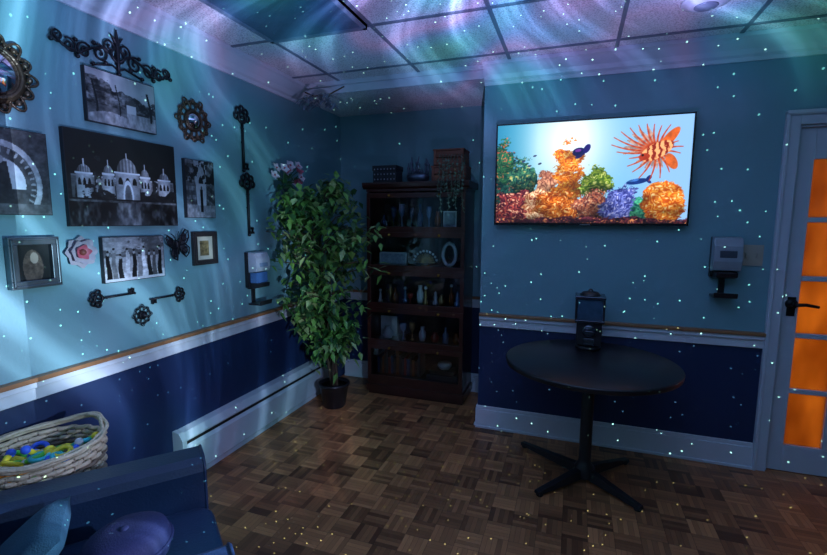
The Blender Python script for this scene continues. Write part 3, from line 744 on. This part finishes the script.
for k in range(98):
    z=random.uniform(.45,1.72);cx,cy=cen(z);a=random.random()*6.28;R=Rz(z)*random.uniform(.5,1.1)
    zz=max(.35,z-.18);c2=cen(zz)
    e=(max(-1.97,cx+R*math.cos(a)),max(2.58,min(3.3,cy+R*math.sin(a)*1.05)),z)
    m=((c2[0]+e[0])/2,(c2[1]+e[1])/2,(zz+z)/2+.06)
    q.tube([(c2[0],c2[1],zz),m,e],[.005,.004,.002],BRK,5)
    for j in range(23):
        t=random.uniform(.35,1.15)
        p=Vector(m).lerp(Vector(e),(t-.5)*2) if t>.5 else Vector((c2[0],c2[1],zz)).lerp(Vector(m),t*2)
        p+=Vector((random.gauss(0,.035),random.gauss(0,.035),random.gauss(0,.045)))
        p.x=max(-1.93,p.x);p.y=max(2.58,min(3.28,p.y))
        b=random.random()*6.28
        d=Vector((math.cos(b),math.sin(b),-random.uniform(-.1,1.3)));
        if p.x<-1.88: d.x=abs(d.x)
        if p.y>3.22: d.y=-abs(d.y)
        leaf(q,p,d,(0,0,1),random.uniform(.055,.1),random.uniform(.016,.028),random.choice([LG,LG,LG,LD,LD,LP]))
q.make('potted_ficus_tree')
q=MB();FB=mat('bloom_pale',rgb(215,200,212),.5,var=.15)
for k in range(14):
    p=Vector((-1.955+random.uniform(-.02,.06),2.80+random.uniform(-.12,.12),1.78+random.uniform(-.06,.08)))
    M0=q.M;q.M=Matrix.Translation(p)@Matrix.Rotation(random.uniform(-.6,.2),4,'Z')@Matrix.Rotation(1.1,4,'Y')
    for i in range(5): petal(q,i*2*math.pi/5,.038,.017,0,FB if k%4 else PNK,.008)
    q.ball((0,0,.004),.007,PNK,6,4);q.M=M0
    q.tube([p,(-1.975,2.80,1.72),(-1.97,2.80,1.64)],.003,LD,5)
for k in range(20):
    a=random.random()*6.28;leaf(q,(-1.955,2.80+random.uniform(-.1,.1),random.uniform(1.66,1.77)),(.5,math.cos(a),math.sin(a)-.3),(1,0,0),.07,.017,LD)
q.lathe([(.02,0),(.035,.08),(.04,.1)],(-1.98,2.80,1.60),SV,14)
q.make('orchid_bouquet')
q=MB()
for k in range(70):
    t=random.random();x=-1.92+t*.32;y=2.94+random.uniform(-.04,.04);z=2.35-.08*random.random()-.015*math.sin(t*9)
    a=random.random()*6.28;leaf(q,(x,y,z),(math.cos(a),-.5*abs(math.sin(a)),-.4),(0,0,1),.07,.014,LS)
q.tube([(-1.93,3.04,2.40),(-1.8,2.95,2.34),(-1.68,2.95,2.34),(-1.60,3.03,2.41)],.005,BRK,6)
q.make('leaf_garland')

# ------------------------------------------------------------------ table
q=MB();TT=mat('table_laminate',rgb(24,22,27),.32,var=.25,scale=8);TE=mat('table_edge',(.01,.01,.012),.4);TM=mat('cast_iron_black',(.012,.012,.014),.45)
tc=(.11,2.61,.70);q.lathe([(.001,-.03),(.44,-.03),(.45,-.026),(.452,-.004),(.447,0)],tc,TE,64);q.lathe([(.4469,.0002),(.445,.001),(.0001,.001)],tc,TT,64)
q.lathe([(.1,-.045),(.1,-.03)],tc,TM,20);q.b2((tc[0]-.2,tc[1]-.02,.655),(tc[0]+.2,tc[1]+.02,.67),TM);q.b2((tc[0]-.02,tc[1]-.2,.655),(tc[0]+.02,tc[1]+.2,.67),TM)
q.lathe([(.055,.03),(.053,.09),(.036,.11),(.033,.13),(.033,.66)],(tc[0],tc[1],0),TM,24)
for e in ((-.26,2.90),(-.13,2.36),(.38,2.40),(.36,2.90)):
    d=Vector((e[0]-tc[0],e[1]-tc[1],0));L=d.length;a=math.atan2(d.y,d.x);M0=q.M
    q.M=Matrix.Translation((tc[0],tc[1],0))@Matrix.Rotation(a,4,'Z')
    vs=[(0,-.025,.03),(0,.025,.03),(0,-.02,.09),(0,.02,.09),(L,-.02,.012),(L,.02,.012),(L,-.016,.03),(L,.016,.03)]
    q.add(vs,[(0,1,3,2),(4,6,7,5),(0,4,5,1),(2,3,7,6),(0,2,6,4),(1,5,7,3)],TM)
    q.lathe([(.018,0),(.02,.012)],(L-.02,0,0),TM,12);q.M=M0
q.make('round_pedestal_table',bevel=.002)
q=MB();gx_,gy_,gz=.105,2.88,.7015
CH=mat('chrome_dark',rgb(90,95,105),.2,metal=.9);GG=mat('clear_globe',rgb(60,85,105),.08,spec=.9,var=.5,scale=25)
q.lathe([(.075,0),(.075,.015),(.055,.03),(.055,.04)],(gx_,gy_,gz),BK,24)
q.b2((gx_-.07,gy_-.065,gz+.03),(gx_+.07,gy_+.065,gz+.165),BK)
q.b2((gx_-.082,gy_-.075,gz+.165),(gx_+.082,gy_+.075,gz+.18),CH)
q.b2((gx_-.075,gy_-.068,gz+.18),(gx_+.075,gy_+.068,gz+.305),GG)
for sx in (-1,1):
    for sy in (-1,1): q.b2((gx_+sx*.076-.006,gy_+sy*.069-.006,gz+.18),(gx_+sx*.076+.006,gy_+sy*.069+.006,gz+.305),BK)
q.b2((gx_-.084,gy_-.077,gz+.305),(gx_+.084,gy_+.077,gz+.322),CH)
q.lathe([(.06,.322),(.045,.34),(.015,.346),(.012,.356),(.001,.36)],(gx_,gy_,gz),BK,20)
q.lathe([(.038,0),(.038,-.008),(.03,-.012)],(gx_,gy_-.065,gz+.115),CH,20,axis='y');q.box((gx_,gy_-.085,gz+.115),(.05,.015,.012),CH)
q.b2((gx_-.03,gy_-.085,gz+.035),(gx_+.03,gy_-.065,gz+.075),CH)
q.make('gumball_machine',bevel=.003)

# ------------------------------------------------------------------ basket
q=MB();WK=mat('wicker',rgb(200,186,158),.6,var=.3,scale=30,bump=.6,bscale=90);WK2=mat('wicker_dark',rgb(120,106,90),.7)
bc=(-1.81,1.03);BH=.63;NR=34;NS=40;RY=.205;RX=.18
def bR(t): return .72+.28*t**.8
for j in range(NR):
    z=.012+(BH-.03)*j/(NR-1);t=z/BH;pts=[]
    for i in range(NS*2):
        a=2*math.pi*i/(NS*2);w=.004*(1 if (i+2*(j%2))%4<2 else -1)
        pts.append((bc[0]+(RX*bR(t)+w)*math.cos(a),bc[1]+(RY*bR(t)+w)*math.sin(a),z))
    q.tube(pts,.0092,WK if j%5 else WK2,5,True)
for i in range(NS):
    a=2*math.pi*i/NS;q.tube([(bc[0]+RX*bR(t)*math.cos(a),bc[1]+RY*bR(t)*math.sin(a),t*BH) for t in (.01,.3,.6,.98)],.005,WK2,5)
for k,(dr,zz) in enumerate(((0,0),(.006,.009),(-.006,.01))):
    pts=[]
    for i in range(72):
        a=2*math.pi*i/72;lift=.03*abs(math.sin(a))**6
        pts.append((bc[0]+(RX+.002+dr+.003*math.sin(12*a+k*2))*math.cos(a),bc[1]+(RY+.002+dr+.003*math.sin(12*a+k*2))*math.sin(a),BH+zz+lift))
    q.tube(pts,.007,WK,6,True)
q.lathe([(.001,.004),(.13,.004)],(bc[0],bc[1],0),WK2,24)
q.lathe([(.001,BH*.7),(.155,BH*.7)],(bc[0],bc[1],0),WK2,24,sy=1.15)
q.make('wicker_basket')
q=MB();tcol=[mat('toy_'+n,c,.4,var=.08) for n,c in (('yellow',rgb(245,225,60)),('green',rgb(90,210,80)),('blue',rgb(60,110,240)),('yellow',rgb(245,225,60)),('white',rgb(235,235,235)),('orange',rgb(240,150,50)),('teal',rgb(60,200,210)))]
for k in range(70):
    a=random.random()*6.28;r=math.sqrt(random.random());p=(bc[0]+.125*r*math.cos(a),bc[1]+.15*r*math.sin(a),BH*.7+.04+.11*random.random()+.03*(1-r))
    m=tcol[k%7];s=random.random()
    if s<.2: q.ball(p,random.uniform(.018,.03),m)
    elif s<.6: q.ring(p,.026,.009,m,18,8,axis=(random.random()-.5,random.random()-.5,.6))
    else:
        d=Vector((random.random()-.5,random.random()-.5,.2)).normalized()*.04;P=Vector(p);q.tube([P-d,P+d],.01,m,8);q.ball(P+d,.016,tcol[(k+2)%7],10,6);q.ball(P-d,.016,m,10,6)
q.make('pile_of_toys')

# ------------------------------------------------------------------ armchair
LE=mat('navy_leather',rgb(26,46,70),.38,var=.15,scale=6,bump=.12,bscale=120)
fdir=Vector((.63,.777,0)).normalized();rdir=Vector((.777,-.63,0)).normalized()
P0=Vector((-1.345,1.305,0))
CMx=Matrix(((rdir.x,fdir.x,0,P0.x),(rdir.y,fdir.y,0,P0.y),(0,0,1,0),(0,0,0,1)))
W_=.80
def cushion(c,d,m,q,e=.28):
    vs=[];fs=[];U=32;V=18
    def sg(x,p): return math.copysign(abs(x)**p,x)
    for j in range(V+1):
        ph=-math.pi/2+math.pi*j/V
        for i in range(U):
            th=2*math.pi*i/U
            vs.append((c[0]+sg(math.cos(ph),e)*sg(math.cos(th),e)*d[0]/2,c[1]+sg(math.cos(ph),e)*sg(math.sin(th),e)*d[1]/2,c[2]+sg(math.sin(ph),e)*d[2]/2))
    for j in range(V):
        for i in range(U):
            k=(i+1)%U;fs.append((j*U+i,j*U+k,(j+1)*U+k,(j+1)*U+i))
    q.add(vs,fs,m,True)
q=MB(CMx)
q.b2((.02,-.78,.06),(W_-.02,-.02,.28),LE)
for x in (.0,W_-.17):
    prf=[(0,.06),(.0,.56),(.012,.585),(.04,.6),(.13,.6),(.158,.585),(.17,.56),(.17,.06)]
    n=len(prf);vs=[(x+a,0,b) for a,b in prf]+[(x+a,-.78,b) for a,b in prf]
    q.add(vs,[(i,(i+1)%n,n+(i+1)%n,n+i) for i in range(n)]+[tuple(reversed(range(n))),tuple(range(n,2*n))],LE)
    q.tube([(x+a*.98+.002,.002,b) for a,b in prf],.006,LE,6)
cushion((W_/2,-.29,.365),(W_-.345,.62,.17),LE,q,.22)
q.b2((.0,-.84,.06),(W_,-.70,.80),LE)
cushion((W_/2,-.65,.60),(W_-.36,.14,.42),LE,q,.35)
for x in (.06,W_-.06):
    for y in (-.06,-.76): q.lathe([(.018,0),(.025,.06)],(x,y,0),WDD,12)
q.make('leather_armchair',bevel=.012)
def pillow(name,loc,rx,rz,sz,m,roundp=False):
    q=MB(Matrix.Translation(loc)@Matrix.Rotation(rz,4,'Z')@Matrix.Rotation(rx,4,'X'))
    if roundp:
        s=sz/.3
        q.lathe([(r*s,h*s) for r,h in [(.001,.075),(.05,.078),(.1,.07),(.14,.045),(.152,.0),(.14,-.045),(.1,-.07),(.05,-.078),(.001,-.075)]],(0,0,0),m,32)
        q.ball((0,0,.074*s),.014,m,10,6,(1,1,.5))
        q.ring((0,0,0),.152*s,.005,m,36,6)
    else:
        N=14;vs=[];fs=[]
        for s in (1,-1):
            for j in range(N+1):
                for i in range(N+1):
                    u=-1+2*i/N;v=-1+2*j/N
                    th=((1-u**4)*(1-v**4))**.6
                    pin=1-.07*(1-abs(v)**2)*(abs(u)**3);pin2=1-.07*(1-abs(u)**2)*(abs(v)**3)
                    vs.append((u*sz/2*pin,v*sz/2*pin2,s*th*.05))
        K=(N+1)**2
        for s in range(2):
            for j in range(N):
                for i in range(N):
                    a=s*K+j*(N+1)+i;f=(a,a+1,a+N+2,a+N+1);fs.append(f if s==0 else f[::-1])
        q.add(vs,fs,m,True)
    return q.make(name)
az=math.atan2(rdir.y,rdir.x)
p=P0+rdir*.33+fdir*-.47;pillow('throw_pillow',(p.x,p.y,.54),math.radians(40),az,.24,mat('teal_fabric',rgb(30,72,90),.8,bump=.2,bscale=200))
p=P0+rdir*.40+fdir*-.235;pillow('round_cushion',(p.x,p.y,.512),math.radians(5),az,.23,mat('navy_velvet',rgb(14,20,62),.8,bump=.2,bscale=200),True)

# ------------------------------------------------------------------ lights
def light(name,kind,loc,energy,col,**k):
    l=bpy.data.lights.new(name,kind);l.energy=energy;l.color=col
    for a,b in k.items(): setattr(l,a,b)
    o=bpy.data.objects.new(name,l);o.location=loc;SC.collection.objects.link(o);return o
pj=light('star_projector_light','POINT',(-.15,1.15,.95),215,(1,1,1),shadow_soft_size=0.0)
l=pj.data;l.use_nodes=True;nt=l.node_tree;em=nt.nodes['Emission']
N=lambda t:nt.nodes.new(t)
def M(op,a,b_=None,c_=None,clamp=False):
    n=N('ShaderNodeMath');n.operation=op;n.use_clamp=clamp
    for i,x in enumerate((a,b_,c_)):
        if x is None: continue
        if isinstance(x,(int,float)): n.inputs[i].default_value=x
        else: nt.links.new(x,n.inputs[i])
    return n.outputs[0]
ge=N('ShaderNodeNewGeometry')
DIR=ge.outputs['Incoming']
sp=N('ShaderNodeSeparateXYZ');nt.links.new(DIR,sp.inputs[0])
X,Y,Z=sp.outputs
az_=M('ARCTAN2',Y,X);hz=M('SQRT',M('ADD',M('MULTIPLY',X,X),M('MULTIPLY',Y,Y)));el=M('ARCTAN2',Z,hz)
warp=N('ShaderNodeTexNoise');warp.inputs['Scale'].default_value=1.3;warp.inputs['Detail'].default_value=0;nt.links.new(DIR,warp.inputs['Vector'])
cv=N('ShaderNodeCombineXYZ');nt.links.new(M('ADD',M('MULTIPLY',az_,8.0),M('MULTIPLY',warp.outputs['Fac'],6.0)),cv.inputs[0]);nt.links.new(M('MULTIPLY',el,.9),cv.inputs[1])
n1=N('ShaderNodeTexNoise');n1.inputs['Scale'].default_value=1.0;n1.inputs['Detail'].default_value=3;n1.inputs['Roughness'].default_value=.55;nt.links.new(cv.outputs[0],n1.inputs['Vector'])
streak=M('POWER',M('MULTIPLY',M('SUBTRACT',n1.outputs['Fac'],.40,clamp=True),4.2),2.0)
n2=N('ShaderNodeTexNoise');n2.inputs['Scale'].default_value=2.2;n2.inputs['Detail'].default_value=2;nt.links.new(DIR,n2.inputs['Vector'])
neb=M('POWER',M('MULTIPLY',n2.outputs['Fac'],1.7),2.2)
cr=N('ShaderNodeValToRGB');e=cr.color_ramp.elements
e[0].position=.28;e[0].color=(.10,.85,.70,1);e[1].position=.74;e[1].color=(.12,.9,.75,1)
for pos,c_ in ((.37,(.08,.62,1,1)),(.44,(.14,.36,1,1)),(.505,(.50,.36,1,1)),(.55,(.34,.36,1,1)),(.62,(.12,.55,1,1))):
    x=e.new(pos);x.color=c_
n3=N('ShaderNodeTexNoise');n3.inputs['Scale'].default_value=2.6;n3.inputs['Detail'].default_value=1;nt.links.new(DIR,n3.inputs['Vector']);nt.links.new(n3.outputs['Fac'],cr.inputs[0])
mxw=N('ShaderNodeMix');mxw.data_type='RGBA';mxw.inputs['B'].default_value=(.62,.78,1,1);nt.links.new(cr.outputs[0],mxw.inputs['A'])
side=M('MULTIPLY',X,-.75,clamp=True)
flat=M('SUBTRACT',1.0,M('MULTIPLY',M('ABSOLUTE',Z),1.3,clamp=True),clamp=True)
nt.links.new(M('ADD',M('MULTIPLY',streak,.22),M('MULTIPLY',side,M('ADD',flat,.2)),clamp=True),mxw.inputs['Factor'])
left=M('ADD',M('MULTIPLY',M('POWER',M('MULTIPLY',X,-1.0,clamp=True),2.0),.95),.012)
up=M('ADD',left,M('MULTIPLY',M('SUBTRACT',Z,.42,clamp=True),4.4))
low=M('SUBTRACT',1.0,M('MULTIPLY',M('SUBTRACT',M('MULTIPLY',Z,-1.0),.38,clamp=True),4.0,clamp=True),clamp=True)
vor=N('ShaderNodeTexVoronoi');vor.inputs['Scale'].default_value=38;nt.links.new(DIR,vor.inputs['Vector'])
star=M('LESS_THAN',vor.outputs['Distance'],.082)
inten=M('MULTIPLY',M('MULTIPLY',M('ADD',M('MULTIPLY',neb,.36),M('MULTIPLY',streak,1.0)),up),low)
vs_=N('ShaderNodeVectorMath');vs_.operation='SCALE';nt.links.new(mxw.outputs['Result'],vs_.inputs[0]);nt.links.new(inten,vs_.inputs['Scale'])
st=N('ShaderNodeVectorMath');st.operation='SCALE';st.inputs[0].default_value=(.5,1,.8);nt.links.new(M('MULTIPLY',star,2.4),st.inputs['Scale'])
ad=N('ShaderNodeVectorMath');nt.links.new(vs_.outputs[0],ad.inputs[0]);nt.links.new(st.outputs[0],ad.inputs[1])
nt.links.new(ad.outputs[0],em.inputs['Color']);em.inputs['Strength'].default_value=1.0
a=light('ambient_blue_light','AREA',(.3,-.6,2.35),7,(.50,.78,1.0),size=2.2);a.rotation_euler=(math.radians(25),0,0)
a=light('hall_lamp','AREA',((DL+DR)/2,B+T+.7,1.1),8.5,(1,.44,.08),shape='RECTANGLE',size=1.0,size_y=1.9);a.rotation_euler=(math.radians(-90),0,0)
w=bpy.data.worlds.new('world');SC.world=w;w.use_nodes=True;w.node_tree.nodes['Background'].inputs[0].default_value=(.02,.05,.1,1);w.node_tree.nodes['Background'].inputs[1].default_value=.3

# ------------------------------------------------------------------ camera
f,yaw,pit,rol=454.632,math.radians(19.419),math.radians(6.947),math.radians(.272)
F=Vector((-math.sin(yaw)*math.cos(pit),math.cos(yaw)*math.cos(pit),-math.sin(pit)));R=Vector((math.cos(yaw),math.sin(yaw),0));U=R.cross(F)
R2=R*math.cos(rol)+U*math.sin(rol);U2=U*math.cos(rol)-R*math.sin(rol)
cam=bpy.data.cameras.new('camera');co=bpy.data.objects.new('camera',cam);SC.collection.objects.link(co)
cam.sensor_width=36;cam.lens=f/827*36;cam.clip_start=.05
co.matrix_world=Matrix(((R2[0],U2[0],-F[0],0),(R2[1],U2[1],-F[1],0),(R2[2],U2[2],-F[2],1.45),(0,0,0,1)))
SC.camera=co
